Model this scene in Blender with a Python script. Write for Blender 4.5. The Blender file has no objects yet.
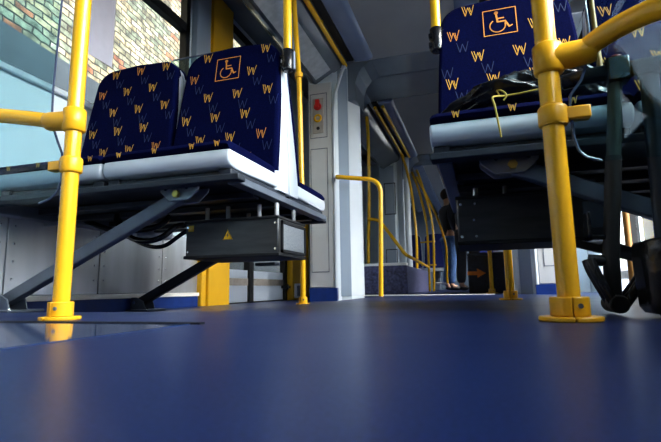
import bpy, bmesh, math, random
from mathutils import Vector, Matrix
random.seed(7)
PI = math.pi
COL = bpy.context.scene.collection
SC = bpy.context.scene

# ------------------------------------------------------------------ materials
def new_mat(name):
    m = bpy.data.materials.new(name); m.use_nodes = True
    nt = m.node_tree
    return m, nt, nt.nodes['Principled BSDF']

def N(nt, t, **kw):
    n = nt.nodes.new(t)
    for k, v in kw.items():
        if hasattr(n, k): setattr(n, k, v)
        else: n.inputs[k].default_value = v
    return n

def mat(name, col, rough=.5, metal=0., noise=.12, nscale=20., bump=0., bscale=60., spec=.5, coat=0., stretch=None):
    m, nt, b = new_mat(name)
    tc = N(nt, 'ShaderNodeTexCoord')
    mp = N(nt, 'ShaderNodeMapping')
    nt.links.new(tc.outputs['Object'], mp.inputs['Vector'])
    if stretch: mp.inputs['Scale'].default_value = stretch
    nz = N(nt, 'ShaderNodeTexNoise'); nz.inputs['Scale'].default_value = nscale; nz.inputs['Detail'].default_value = 4
    nt.links.new(mp.outputs[0], nz.inputs['Vector'])
    cr = N(nt, 'ShaderNodeValToRGB')
    cr.color_ramp.elements[0].position = .3; cr.color_ramp.elements[1].position = .7
    cr.color_ramp.elements[0].color = (*[c*(1-noise) for c in col], 1)
    cr.color_ramp.elements[1].color = (*[min(1, c*(1+noise)) for c in col], 1)
    nt.links.new(nz.outputs['Fac'], cr.inputs['Fac'])
    nt.links.new(cr.outputs['Color'], b.inputs['Base Color'])
    b.inputs['Roughness'].default_value = rough
    b.inputs['Metallic'].default_value = metal
    b.inputs['Specular IOR Level'].default_value = spec
    b.inputs['Coat Weight'].default_value = coat
    if bump:
        n2 = N(nt, 'ShaderNodeTexNoise'); n2.inputs['Scale'].default_value = bscale; n2.inputs['Detail'].default_value = 3
        nt.links.new(mp.outputs[0], n2.inputs['Vector'])
        bp = N(nt, 'ShaderNodeBump'); bp.inputs['Strength'].default_value = bump; bp.inputs['Distance'].default_value = .002
        nt.links.new(n2.outputs['Fac'], bp.inputs['Height']); nt.links.new(bp.outputs[0], b.inputs['Normal'])
    return m

M = {}
M['yellow'] = mat('yellow_enamel', (.74, .43, .020), .26, noise=.05, nscale=5, coat=.3)
M['yellow_clamp'] = mat('yellow_clamp', (.70, .39, .018), .33, noise=.06, nscale=9)
M['shell'] = mat('pale_grey_plastic', (.50, .56, .64), .33, noise=.04, nscale=8)
M['fabric'] = mat('navy_moquette', (.0024, .0042, .033), .95, noise=.25, nscale=220, bump=.3, bscale=500, spec=.04)
M['gold'] = mat('gold_thread', (.62, .34, .05), .7, noise=.2, nscale=300)
M['copper'] = mat('copper_thread', (.60, .25, .05), .7, noise=.2, nscale=300)
M['dimblue'] = mat('slate_thread', (.018, .032, .10), .8, noise=.2, nscale=300)
M['steel_dark'] = mat('dark_blue_steel', (.026, .034, .05), .5, .2, noise=.15, nscale=14)
M['steel_mid'] = mat('mid_grey_steel', (.13, .155, .20), .4, .3, noise=.12, nscale=12)
M['shade_sheet'] = mat('shade_sheet_black', (.008, .011, .017), .5, .2, noise=.3, nscale=9)
M['box'] = mat('charcoal_box_metal', (.085, .088, .095), .36, .6, noise=.2, nscale=7, stretch=(1, 1, 6))
M['box_panel'] = mat('grey_mesh_panel', (.30, .33, .37), .45, .5, noise=.2, nscale=160)
M['alu'] = mat('brushed_aluminium', (.52, .54, .58), .26, .6, noise=.75, nscale=2.6, bump=.15, bscale=90, stretch=(1, 1, .15))
M['alu_seam'] = mat('aluminium_seam', (.30, .32, .36), .4, .8)
M['rivet'] = mat('bright_rivet', (.85, .87, .9), .2, .9)
M['black'] = mat('black_rubber', (.010, .011, .014), .55, noise=.2)
M['black_gloss'] = mat('black_plastic', (.012, .013, .017), .25, noise=.2)
M['wall'] = mat('pale_blue_grey_panel', (.62, .70, .76), .35, noise=.03, nscale=4)
M['wall_light'] = mat('light_panel', (.54, .60, .67), .3, noise=.03, nscale=4)
M['wall_grey'] = mat('mid_grey_blue_panel', (.30, .37, .46), .3, noise=.04, nscale=4)
M['panel_grey'] = mat('warm_grey_panel', (.52, .54, .56), .35, noise=.04, nscale=6)
M['ceil'] = mat('ceiling_panel', (.25, .27, .30), .45, noise=.05, nscale=3)
M['ceil_gloss'] = mat('glossy_ceiling_panel', (.17, .21, .26), .12, noise=.06, nscale=3)
M['cove'] = mat('cove_panel', (.15, .18, .215), .12, noise=.06, nscale=4)
M['blueband'] = mat('blue_cove_band', (.16, .21, .33), .25, noise=.06, nscale=4)
M['kick'] = mat('blue_kick', (.012, .045, .22), .4, noise=.12, nscale=18)
M['speckle'] = mat('speckled_blue_grey_laminate', (.085, .09, .17), .45, noise=.55, nscale=45)
M['speckle_shaded'] = mat('shaded_laminate', (.018, .02, .035), .5, noise=.4, nscale=45)  # pedestal laminate again, with shadow put into its colour
M['white_trim'] = mat('white_trim', (.85, .85, .83), .35, noise=.03)
M['white_film'] = mat('white_door_film', (.62, .70, .80), .3, noise=.08, nscale=7)
def film():
    m, nt, b = new_mat('frosted_door_film'); out = nt.nodes['Material Output']
    tr = N(nt, 'ShaderNodeBsdfTranslucent'); tr.inputs['Color'].default_value = (.80, .86, .95, 1)
    nz = N(nt, 'ShaderNodeTexNoise'); nz.inputs['Scale'].default_value = 6
    mr = N(nt, 'ShaderNodeMapRange'); mr.inputs['To Min'].default_value = .55; mr.inputs['To Max'].default_value = .85
    mx = N(nt, 'ShaderNodeMixShader'); b.inputs['Base Color'].default_value = (.66, .72, .8, 1); b.inputs['Roughness'].default_value = .3
    nt.links.new(nz.outputs['Fac'], mr.inputs['Value']); nt.links.new(mr.outputs[0], mx.inputs[0])
    nt.links.new(b.outputs[0], mx.inputs[1]); nt.links.new(tr.outputs[0], mx.inputs[2]); nt.links.new(mx.outputs[0], out.inputs['Surface'])
    return m
M['white_film'] = film()
M['grey_band'] = mat('grey_band', (.26, .24, .22), .5, noise=.2, nscale=30)
M['red'] = mat('red_plastic', (.55, .02, .02), .35)
M['paper'] = mat('white_paper', (.66, .66, .80), .8, noise=.03)
M['concrete'] = mat('concrete_ground', (.42, .42, .42), .9, noise=.15, nscale=3)
M['stucco'] = mat('tan_stucco', (.42, .36, .27), .9, noise=.15, nscale=2)
M['brass'] = mat('brass_bolt', (.55, .42, .12), .3, .8)
M['jeans'] = mat('blue_denim', (.06, .13, .30), .85, noise=.25, nscale=30)
M['jacket'] = mat('dark_jacket', (.012, .013, .02), .8, noise=.3, nscale=20)
M['skin'] = mat('skin', (.45, .27, .19), .55, noise=.06)
M['hair'] = mat('dark_hair', (.02, .014, .01), .6, noise=.3, nscale=60)
M['nylon'] = mat('black_nylon', (.014, .015, .018), .2, noise=.3, nscale=30, bump=1., bscale=25)
M['cord'] = mat('yellow_cord', (.30, .23, .03), .7)
M['orange'] = mat('orange_paint', (.65, .20, .02), .5)
M['dkpost'] = mat('slate_post', (.015, .024, .04), .35, noise=.1)
M['amber'] = mat('amber_grip', (.35, .18, .05), .5)
M['tube_lit'] = mat('lit_black_tube', (.06, .07, .062), .4, .3)
M['blueseat'] = mat('far_seat_fabric', (.01, .02, .13), .9, noise=.3, nscale=80)

def glass_mat(name, tint, gloss):
    m, nt, b = new_mat(name); nt.nodes.remove(b)
    out = nt.nodes['Material Output']
    tr = N(nt, 'ShaderNodeBsdfTransparent'); tr.inputs['Color'].default_value = (*tint, 1)
    gl = N(nt, 'ShaderNodeBsdfGlossy'); gl.inputs['Roughness'].default_value = .02
    lw = N(nt, 'ShaderNodeLayerWeight'); lw.inputs['Blend'].default_value = .5
    pw = N(nt, 'ShaderNodeMath', operation='POWER'); pw.inputs[1].default_value = 4.5; nt.links.new(lw.outputs['Facing'], pw.inputs[0])
    fr = N(nt, 'ShaderNodeMath', operation='MULTIPLY_ADD'); fr.inputs[1].default_value = gloss; fr.inputs[2].default_value = .025
    nt.links.new(pw.outputs[0], fr.inputs[0])
    mx = N(nt, 'ShaderNodeMixShader')
    nt.links.new(fr.outputs[0], mx.inputs[0]); nt.links.new(tr.outputs[0], mx.inputs[1]); nt.links.new(gl.outputs[0], mx.inputs[2])
    nt.links.new(mx.outputs[0], out.inputs['Surface'])
    return m
M['glass'] = glass_mat('window_glass', (.96, .98, .98), .22)
M['screen'] = glass_mat('tinted_screen_glass', (.70, .84, .87), .25)
M['screen_edge'] = mat('glass_edge', (.10, .13, .22), .2)

def floor_mat(name, rough, col, spec=.5):
    m, nt, b = new_mat(name)
    tc = N(nt, 'ShaderNodeTexCoord')
    n1 = N(nt, 'ShaderNodeTexNoise'); n1.inputs['Scale'].default_value = 260; n1.inputs['Detail'].default_value = 2
    n2 = N(nt, 'ShaderNodeTexNoise'); n2.inputs['Scale'].default_value = 3.5; n2.inputs['Detail'].default_value = 5
    v = N(nt, 'ShaderNodeTexVoronoi'); v.inputs['Scale'].default_value = 170
    for n in (n1, n2, v): nt.links.new(tc.outputs['Object'], n.inputs['Vector'])
    cr = N(nt, 'ShaderNodeValToRGB')
    cr.color_ramp.elements[0].position = .35; cr.color_ramp.elements[1].position = .68
    cr.color_ramp.elements[0].color = (col[0]*.7, col[1]*.7, col[2]*.7, 1)
    cr.color_ramp.elements[1].color = (col[0]*1.5, col[1]*1.5, col[2]*1.4, 1)
    nt.links.new(n1.outputs['Fac'], cr.inputs['Fac'])
    mx = N(nt, 'ShaderNodeMix', data_type='RGBA')
    sp = N(nt, 'ShaderNodeMath', operation='LESS_THAN'); sp.inputs[1].default_value = .12
    nt.links.new(v.outputs['Distance'], sp.inputs[0])
    nt.links.new(sp.outputs[0], mx.inputs['Factor'])
    nt.links.new(cr.outputs['Color'], mx.inputs['A']); mx.inputs['B'].default_value = (col[0]*3.2+.03, col[1]*3+.03, col[2]*1.8+.03, 1)
    nt.links.new(mx.outputs['Result'], b.inputs['Base Color'])
    mr = N(nt, 'ShaderNodeMapRange'); mr.inputs['To Min'].default_value = rough*.85; mr.inputs['To Max'].default_value = rough*1.2
    nt.links.new(n2.outputs['Fac'], mr.inputs['Value']); nt.links.new(mr.outputs[0], b.inputs['Roughness'])
    bp = N(nt, 'ShaderNodeBump'); bp.inputs['Strength'].default_value = .25; bp.inputs['Distance'].default_value = .0006
    nt.links.new(n1.outputs['Fac'], bp.inputs['Height'])
    if rough > .15: nt.links.new(bp.outputs[0], b.inputs['Normal'])
    b.inputs['Specular IOR Level'].default_value = spec
    return m
M['floor'] = floor_mat('blue_vinyl_floor', .34, (.0085, .022, .100), .5)
M['hatch'] = floor_mat('glossy_hatch_floor', .07, (.022, .045, .13), 1.0)

def brick_mat():
    m, nt, b = new_mat('weathered_brick')
    tc = N(nt, 'ShaderNodeTexCoord')
    sep = N(nt, 'ShaderNodeSeparateXYZ'); nt.links.new(tc.outputs['Object'], sep.inputs[0])
    cb = N(nt, 'ShaderNodeCombineXYZ')
    nt.links.new(sep.outputs['Y'], cb.inputs['X']); nt.links.new(sep.outputs['Z'], cb.inputs['Y'])
    nd = N(nt, 'ShaderNodeTexNoise'); nd.inputs['Scale'].default_value = 5; nt.links.new(cb.outputs[0], nd.inputs['Vector'])
    va = N(nt, 'ShaderNodeVectorMath', operation='SCALE'); va.inputs['Scale'].default_value = .06; nt.links.new(nd.outputs['Color'], va.inputs[0])
    vb = N(nt, 'ShaderNodeVectorMath', operation='ADD'); nt.links.new(cb.outputs[0], vb.inputs[0]); nt.links.new(va.outputs[0], vb.inputs[1])
    br = N(nt, 'ShaderNodeTexBrick')
    br.inputs['Scale'].default_value = 1; br.inputs['Brick Width'].default_value = .19; br.inputs['Row Height'].default_value = .064
    br.inputs['Mortar Size'].default_value = .009; br.inputs['Mortar Smooth'].default_value = .4; br.inputs['Bias'].default_value = 0
    br.inputs['Color1'].default_value = (0, 0, 0, 1); br.inputs['Color2'].default_value = (1, 1, 1, 1); br.inputs['Mortar'].default_value = (.5, .5, .5, 1)
    nt.links.new(vb.outputs[0], br.inputs['Vector'])
    cr = N(nt, 'ShaderNodeValToRGB'); e = cr.color_ramp.elements
    e[0].position = 0; e[0].color = (.17, .14, .085, 1); e[1].position = 1; e[1].color = (.07, .08, .06, 1)
    for p, c in ((.20, (.09, .105, .075)), (.38, (.20, .17, .10)), (.52, (.12, .115, .075)), (.68, (.16, .06, .03)), (.73, (.13, .13, .09)), (.86, (.25, .22, .16))):
        x = e.new(p); x.color = (*c, 1)
    cr.color_ramp.interpolation = 'CONSTANT'
    nt.links.new(br.outputs['Color'], cr.inputs['Fac'])
    n3 = N(nt, 'ShaderNodeTexNoise'); n3.inputs['Scale'].default_value = 9; n3.inputs['Detail'].default_value = 6; nt.links.new(cb.outputs[0], n3.inputs['Vector'])
    m1 = N(nt, 'ShaderNodeMix', data_type='RGBA', blend_type='MULTIPLY'); m1.inputs['Factor'].default_value = 1.0
    nr = N(nt, 'ShaderNodeMapRange'); nr.inputs['From Min'].default_value = .35; nr.inputs['From Max'].default_value = .65; nr.inputs['To Min'].default_value = .35; nr.inputs['To Max'].default_value = 1.6; nt.links.new(n3.outputs['Fac'], nr.inputs['Value'])
    nt.links.new(cr.outputs['Color'], m1.inputs['A']); nt.links.new(nr.outputs[0], m1.inputs['B'])
    m2 = N(nt, 'ShaderNodeMix', data_type='RGBA'); nt.links.new(br.outputs['Fac'], m2.inputs['Factor'])
    nt.links.new(m1.outputs['Result'], m2.inputs['A']); m2.inputs['B'].default_value = (.012, .011, .009, 1)
    nt.links.new(m2.outputs['Result'], b.inputs['Base Color'])
    b.inputs['Roughness'].default_value = .9
    bp = N(nt, 'ShaderNodeBump'); bp.inputs['Strength'].default_value = .6; bp.inputs['Distance'].default_value = .01; bp.invert = True
    nt.links.new(br.outputs['Fac'], bp.inputs['Height']); nt.links.new(bp.outputs[0], b.inputs['Normal'])
    return m
M['brick'] = brick_mat()
M['plinth'] = mat('grey_plinth_render', (.026, .036, .044), .9, noise=.2, nscale=3)

# ------------------------------------------------------------------ mesh helpers
class MB:
    """collects shapes into one bmesh"""
    def __init__(s): s.bm = bmesh.new(); s.mi = 0
    def _mi(s, f0):
        s.bm.faces.ensure_lookup_table()
        for f in s.bm.faces[f0:]: f.material_index = s.mi
    def box(s, x0, x1, y0, y1, z0, z1, rot=None, piv=None):
        f0 = len(s.bm.faces)
        vs = [s.bm.verts.new((x, y, z)) for x in (x0, x1) for y in (y0, y1) for z in (z0, z1)]
        for q in ((0,1,3,2),(4,6,7,5),(0,4,5,1),(2,3,7,6),(0,2,6,4),(1,5,7,3)): s.bm.faces.new([vs[i] for i in q])
        if rot is not None:
            pv = Vector(piv or ((x0+x1)/2, (y0+y1)/2, (z0+z1)/2))
            for v in vs: v.co = pv + rot @ (v.co - pv)
        s._mi(f0); return s
    def loft(s, rings, closed=True, cap=True):
        f0 = len(s.bm.faces)
        R = [[s.bm.verts.new(p) for p in r] for r in rings]
        n = len(R[0])
        for a, b in zip(R, R[1:]):
            for i in range(n if closed else n-1):
                j = (i+1) % n
                s.bm.faces.new((a[i], a[j], b[j], b[i]))
        if cap and closed:
            s.bm.faces.new(R[0][::-1]); s.bm.faces.new(R[-1])
        s._mi(f0); return s
    def tube(s, pts, r, seg=14, cap=True):
        pts = [Vector(p) for p in pts]
        rr = r if isinstance(r, (list, tuple)) else [r]*len(pts)
        t0 = (pts[1]-pts[0]).normalized()
        up = Vector((0, 0, 1)) if abs(t0.z) < .9 else Vector((1, 0, 0))
        nrm = t0.cross(up).normalized(); rings = []
        for i, p in enumerate(pts):
            if i == 0: t = t0
            elif i == len(pts)-1: t = (pts[i]-pts[i-1]).normalized()
            else: t = ((pts[i]-pts[i-1]).normalized() + (pts[i+1]-pts[i]).normalized()).normalized()
            nrm = (nrm - t*nrm.dot(t)).normalized(); bn = t.cross(nrm)
            rings.append([p + (nrm*math.cos(2*PI*k/seg) + bn*math.sin(2*PI*k/seg))*rr[i] for k in range(seg)])
        return s.loft(rings, True, cap)
    def bar(s, a, b, w, h, roll=Vector((0, 0, 1))):
        a = Vector(a); b = Vector(b); t = (b-a).normalized(); sd = t.cross(roll).normalized(); u = sd.cross(t)
        return s.loft([[p + sd*sx*w/2 + u*sy*h/2 for sx, sy in ((-1,-1),(1,-1),(1,1),(-1,1))] for p in (a, b)])
    def prism(s, poly, z0, z1):
        return s.loft([[(x, y, z0) for x, y in poly], [(x, y, z1) for x, y in poly]])
    def prof(s, poly, y0, y1):            # XZ profile extruded along Y
        return s.loft([[(x, y0, z) for x, z in poly], [(x, y1, z) for x, z in poly]])
    def profx(s, poly, x0, x1):           # YZ profile extruded along X
        return s.loft([[(x0, y, z) for y, z in poly], [(x1, y, z) for y, z in poly]])
    def ball(s, c, r, sx=1, sy=1, sz=1, seg=14):
        f0 = len(s.bm.faces)
        g = bmesh.ops.create_uvsphere(s.bm, u_segments=seg, v_segments=max(6, seg//2), radius=r)
        for v in g['verts']: v.co = Vector((v.co.x*sx, v.co.y*sy, v.co.z*sz)) + Vector(c)
        s._mi(f0); return s
    def build(s, name, mats, parent=None, bevel=0, smooth=False, seg=2):
        bmesh.ops.recalc_face_normals(s.bm, faces=s.bm.faces)
        me = bpy.data.meshes.new(name); s.bm.to_mesh(me); s.bm.free()
        o = bpy.data.objects.new(name, me); COL.objects.link(o)
        for m in (mats if isinstance(mats, (list, tuple)) else [mats]): me.materials.append(m)
        if parent: o.parent = parent
        if bevel:
            b = o.modifiers.new('bevel', 'BEVEL'); b.width = bevel; b.segments = seg; b.limit_method = 'ANGLE'; b.angle_limit = math.radians(40)
        if smooth or bevel:
            for p in me.polygons: p.use_smooth = True
            me.set_sharp_from_angle(angle=math.radians(50 if not bevel else 60))
        return o

def fillet(pts, r=.05, n=6):
    pts = [Vector(p) for p in pts]; out = [pts[0]]
    for i in range(1, len(pts)-1):
        a, b, c = pts[i-1], pts[i], pts[i+1]
        d1 = (a-b); d2 = (c-b); rr = min(r, d1.length*.49, d2.length*.49)
        p0 = b + d1.normalized()*rr; p1 = b + d2.normalized()*rr
        for k in range(n+1):
            t = k/n; out.append(p0*(1-t)**2 + b*2*t*(1-t) + p1*t*t)
    out.append(pts[-1]); return out

def spline(pts, n=6):
    P = [Vector(p) for p in pts]; P = [P[0]*2-P[1]] + P + [P[-1]*2-P[-2]]; out = []
    for i in range(1, len(P)-2):
        for k in range(n):
            t = k/n; a, b, c, d = P[i-1:i+3]
            out.append(.5*((2*b) + (c-a)*t + (2*a-5*b+4*c-d)*t*t + (3*b-a-3*c+d)*t**3))
    out.append(P[-2]); return out

def thing(name, label, cat, loc=(0, 0, 0), rz=0, group=None):
    o = bpy.data.objects.new(name, None); COL.objects.link(o); o.empty_display_size = .05
    o.location = loc; o.rotation_euler = (0, 0, rz); return tag(o, label, cat, group)
def tag(o, label, cat, group=None):
    o['label'] = label; o['category'] = cat
    if group: o['group'] = group
    return o
def struct(o): o['kind'] = 'structure'; return o
def dup(root, loc, rz=0, label=None, group=None):
    def rec(o, par):
        c = o.copy(); COL.objects.link(c)
        if par: c.parent = par
        for ch in list(o.children): rec(ch, c)
        return c
    r = rec(root, None); r.location = loc; r.rotation_euler = (0, 0, rz)
    if label: r['label'] = label
    if group: r['group'] = group
    return r

WL, WR, CX = -1.76, .96, -.40     # side walls, centre line
ZC = 2.05                          # ceiling height

# ------------------------------------------------------------------ setting
def sstep(a, b, x):
    t = max(0, min(1, (x-a)/(b-a))); return t*t*(3-2*t)
def dip(x, y):           # the low floor falls slightly towards the left door
    return -.036*sstep(.66, 1.15, -x)*sstep(1.15, 1.9, y)*(1-sstep(4.55, 4.68, y))
fb = bmesh.new()
ys = [-2.6, -1, 0, .7, 1.1]+[1.15+.05*i for i in range(72)]+[4.8, 6, 9, 13]
xs = [WL-.04]+[WL+.04*i for i in range(1, 34)]+[-.3, 0, .4, WR]
gv = [[fb.verts.new((x, y, dip(x, y))) for x in xs] for y in ys]
for a, b in zip(gv, gv[1:]):
    for i in range(len(xs)-1): fb.faces.new((a[i], a[i+1], b[i+1], b[i]))
fm = bpy.data.meshes.new('floor'); fb.to_mesh(fm); fb.free()
for p in fm.polygons: p.use_smooth = True
fl = bpy.data.objects.new('floor', fm); COL.objects.link(fl); fm.materials.append(M['floor']); struct(fl)
fl.modifiers.new('thickness', 'SOLIDIFY').thickness = .05; fl.modifiers['thickness'].offset = -1

# smooth hatch plate in the floor at the left foreground, edged by a black joint
struct(MB().box(-1.74, -.52, -.6, .775, 0, .0015).build('trim_1', M['hatch']))
tj = MB(); tj.box(-1.74, -.50, .772, .790, 0, .0035)
struct(tj.build('trim_2', M['black']))

def window_glass(name, x, y0, y1, z0, z1, bars=(), transom=None, fr=.035):
    g = MB().box(x-.004, x+.004, y0, y1, z0, z1).build(name, M['glass']); struct(g)
    f = MB()
    f.box(x-.02, x+.03, y0, y1, z0-.005, z0+.004); f.box(x-.02, x+.03, y0, y1, z1-.03, z1+.005)
    f.box(x-.02, x+.03, y0-.005, y0+fr, z0, z1); f.box(x-.02, x+.03, y1-fr, y1+.005, z0, z1)
    if transom: f.box(x-.02, x+.03, y0, y1, transom-.03, transom+.03)
    for b in bars: f.box(x-.02, x+.03, b-.03, b+.03, z0, z1)
    f.build('window_frame', M['black'], g)
    return g

# left wall: lower skin, sill, pillars, band above windows
def side_wall(name, x, s, holes):
    """s=+1: the room lies towards +x.  holes = [(y0,y1,z0,z1)] sorted"""
    w = MB(); xa, xb = (x-.05, x) if s > 0 else (x, x+.05)
    y = -2.6
    for (y0, y1, z0, z1) in holes:
        w.box(xa, xb, y, y0, 0, 2.3)
        if z0 > 0: w.box(xa, xb, y0, y1, 0, z0)
        w.box(xa, xb, y0, y1, z1, 2.3)
        y = y1
    w.box(xa, xb, y, 13, 0, 2.3)
    return struct(w.build(name, M['wall']))
Lh = [(-1.9, -1.2, .98, 1.98), (.1, 2.50, .975, 2.14), (3.03, 4.25, 0.0, 2.16), (5.2, 6.6, .95, 1.95), (7.6, 9.6, .95, 1.95), (9.9, 12, .95, 1.95)]
side_wall('wall_left', WL, 1, Lh)
Rh = [(-1.7, .0, .98, 1.98), (.1, 2.50, .975, 2.14), (3.03, 4.25, 0.0, 2.16), (5.2, 6.6, .95, 1.95), (7.6, 9.6, .95, 1.95), (9.9, 12, .95, 1.95)]
side_wall('wall_right', WR, -1, Rh)
k = 1
for x, hs in ((WL-.02, Lh), (WR+.02, Rh)):
    for i, h in enumerate(hs):
        if i == 2: continue
        window_glass('window_%d' % k, x, h[0], h[1], h[2], h[3], transom=1.80 if i == 1 else 1.75); k += 1
# sill ledges
struct(MB().box(WL, WL+.025, -1.7, 2.5, .945, .972).build('trim_3', M['wall_light'], bevel=.005))
struct(MB().box(WR-.025, WR, -1.7, 2.5, .945, .972).build('trim_4', M['wall_light'], bevel=.005))
# brushed aluminium lining under the seats, with seams and rivets
for nm, xa, s in (('trim_5', WL, 1), ('trim_6', WR, -1)):
    a = MB(); y = -1.5
    for i in range(9):
        y1 = y+.475
        x0, x1 = sorted((xa, xa+s*.012)); a.box(x0, x1, y+.003, y1-.003, .055, .40); y = y1
    o = struct(a.build(nm, M['alu'], bevel=.002))
    r = MB(); y = -1.5
    for i in range(9):
        y1 = y+.475
        for z in (.12, .19, .26, .33):
            for yy in (y+.03, y1-.03): r.ball((xa+s*.013, yy, z), .0045, .5, 1, 1, 8)
        y = y1
    r.build('rivets', M['rivet'], o, smooth=True)
    l = MB(); x0, x1 = sorted((xa, xa+s*.03)); l.box(x0, x1, -1.5, 2.9, .030, .053); l.build('ledge', M['white_trim'], o, bevel=.003)
    kx = MB(); x0, x1 = sorted((xa, xa+s*.02)); kx.box(x0, x1, -1.5, 2.95, -.05 if s > 0 else 0, .030)
    struct(kx.build('baseboard_left' if s > 0 else 'baseboard_right', M['kick']))
    d = MB(); x0, x1 = sorted((xa+s*.01, xa+s*.08)); d.box(x0, x1, -1.5, 2.3, .36, .41)
    d.build('heating_duct', M['steel_mid'], o, bevel=.006)
    d = MB()
    for yy in [-1.2+.45*q for q in range(8)]:
        x0, x1 = sorted((xa+s*.02, xa+s*.095)); d.box(x0, x1, yy, yy+.03, .345, .362); d.ball((xa+s*.083, yy+.015, .385), .009, 1, 1, 1, 8)
    d.build('duct_clip', M['alu_seam'], o)

# window pillars (painted metal) and full-height yellow door posts
for nm, x, s in (('trim_7', WL, 1), ('trim_8', WR, -1)):
    p = MB(); x0, x1 = sorted((x, x+s*.05)); p.box(x0, x1, 2.535, 2.70, .42, 2.22)
    struct(p.build(nm, M['wall_grey'], bevel=.008))
for nm, x, s in (('trim_9', WL, 1), ('trim_10', WR, -1)):
    p = MB(); x0, x1 = sorted((x, x+s*.06)); p.box(x0, x1, 2.72, 3.0, -.045, 2.22); x0, x1 = sorted((x, x+s*.045)); p.box(x0, x1, 2.66, 2.72, -.045, 2.22)
    struct(p.build(nm, M['yellow'], bevel=.008))
    p = MB(); x0, x1 = sorted((x, x+s*.075)); p.box(x0, x1, 4.16 if s > 0 else 4.7, 4.62 if s > 0 else 5.4, -.05, .94)
    o = struct(p.build('trim_11' if s > 0 else 'trim_12', M['yellow'], bevel=.01))

# double doors on both sides
def door(name, x, s):
    g = MB(); g.box(x-.006, x+.006, 3.04, 3.39, .22, 2.14); g.box(x-.006, x+.006, 3.46, 4.14, .22, 2.14)
    d = struct(g.build(name, M['glass']))
    lo = MB(); lo.box(x-.01, x+.01, 3.03, 3.40, -.04, .22); lo.box(x-.01, x+.01, 3.45, 4.15, -.04, .22)
    lo.build('lower_panel', M['white_film'], d)
    b = MB(); b.box(x-.014, x+.016, 3.03, 3.39, .10, .155); b.box(x-.014, x+.016, 3.46, 4.13, .10, .155)
    b.build('grey_band', M['grey_band'], d)
    r = MB(); r.box(x-.025, x+.03, 3.385, 3.455, -.045, 2.15); r.box(x-.02, x+.03, 4.10, 4.17, -.045, 2.15); r.box(x-.02, x+.02, 3.0, 3.04, -.045, 2.15); r.box(x-.02, x+.03, 3.0, 4.2, -.05, -.028); r.box(x-.02, x+.03, 3.0, 4.25, 2.10, 2.17)
    r.build('rubber_seal', M['black'], d)
    l = MB(); xx = x+s*.035; l.box(xx-.015, xx+.03, 4.04, 4.22, .075, .10); l.ball((xx+.03*s, 4.07, .087), .030, .6, 1, 1); l.ball((xx+.04*s, 4.24, .087), .024, .6, 1, 1)
    l.build('latch', M['black_gloss'], d, smooth=True)
    return d
door('door_1', WL-.01, 1); door('door_2', WR+.01, -1)

# slotted unit on the left yellow post
v = thing('door_light_unit', 'small white-rimmed slotted unit on the yellow post by the left door', 'door light', (WL+.077, 4.30, -.02))
MB().box(0, .016, -.11, .11, 0, .14).build('rim', M['white_trim'], v, bevel=.012, seg=3)
MB().box(.012, .020, -.07, .07, .02, .12).build('lens', M['steel_mid'], v, bevel=.006)

# ceiling, coves
def mirx(x): return 2*CX - x
c = MB(); c.box(-1.02, mirx(-1.02), -2.6, 3.78, ZC, ZC+.05); c.box(-1.02, mirx(-1.02), 4.7, 6.9, ZC, ZC+.05); c.box(-1.02, mirx(-1.02), 7.5, 13, ZC, ZC+.05)
struct(c.build('ceiling', M['ceil']))
# roof skin closes everything to daylight
struct(MB().box(WL-.1, WR+.1, -2.6, 13, 2.28, 2.33).build('ceiling_roof', M['ceil'])).name = 'ceiling_2'
tn = 13
def cove(y0, y1):
    global tn
    for mir in (False, True):
        f = (lambda x: mirx(x)) if mir else (lambda x: x)
        def pr(poly, m, nm=None):
            global tn
            o = struct(MB().prof([(f(x), z) for x, z in poly], y0, y1).build('trim_%d' % tn, m, smooth=True)); tn += 1; return o
        # sloping glossy cove from wall to ceiling edge
        pr([(-1.80, 2.24), (-1.62, 2.22), (-1.46, 2.10), (-1.32, 1.88), (-1.27, 1.86), (-1.04, 1.99), (-1.02, ZC), (-1.02, 2.27), (-1.80, 2.27)], M['cove'])
        # dark slot with band to its right
        pr([(-.985, ZC-.012), (-.925, ZC-.012), (-.925, ZC+.01), (-.985, ZC+.01)], M['black'])
        pr([(-.912, ZC-.025), (-.80, ZC-.035), (-.765, ZC-.02), (-.745, ZC+.01), (-.912, ZC+.01)], M['blueband'])
cove(-2.6, 3.72); cove(4.7, 6.9); cove(7.5, 13)
# yellow/brass edge strips along the ceiling slots are the ceiling handrails, built below

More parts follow.
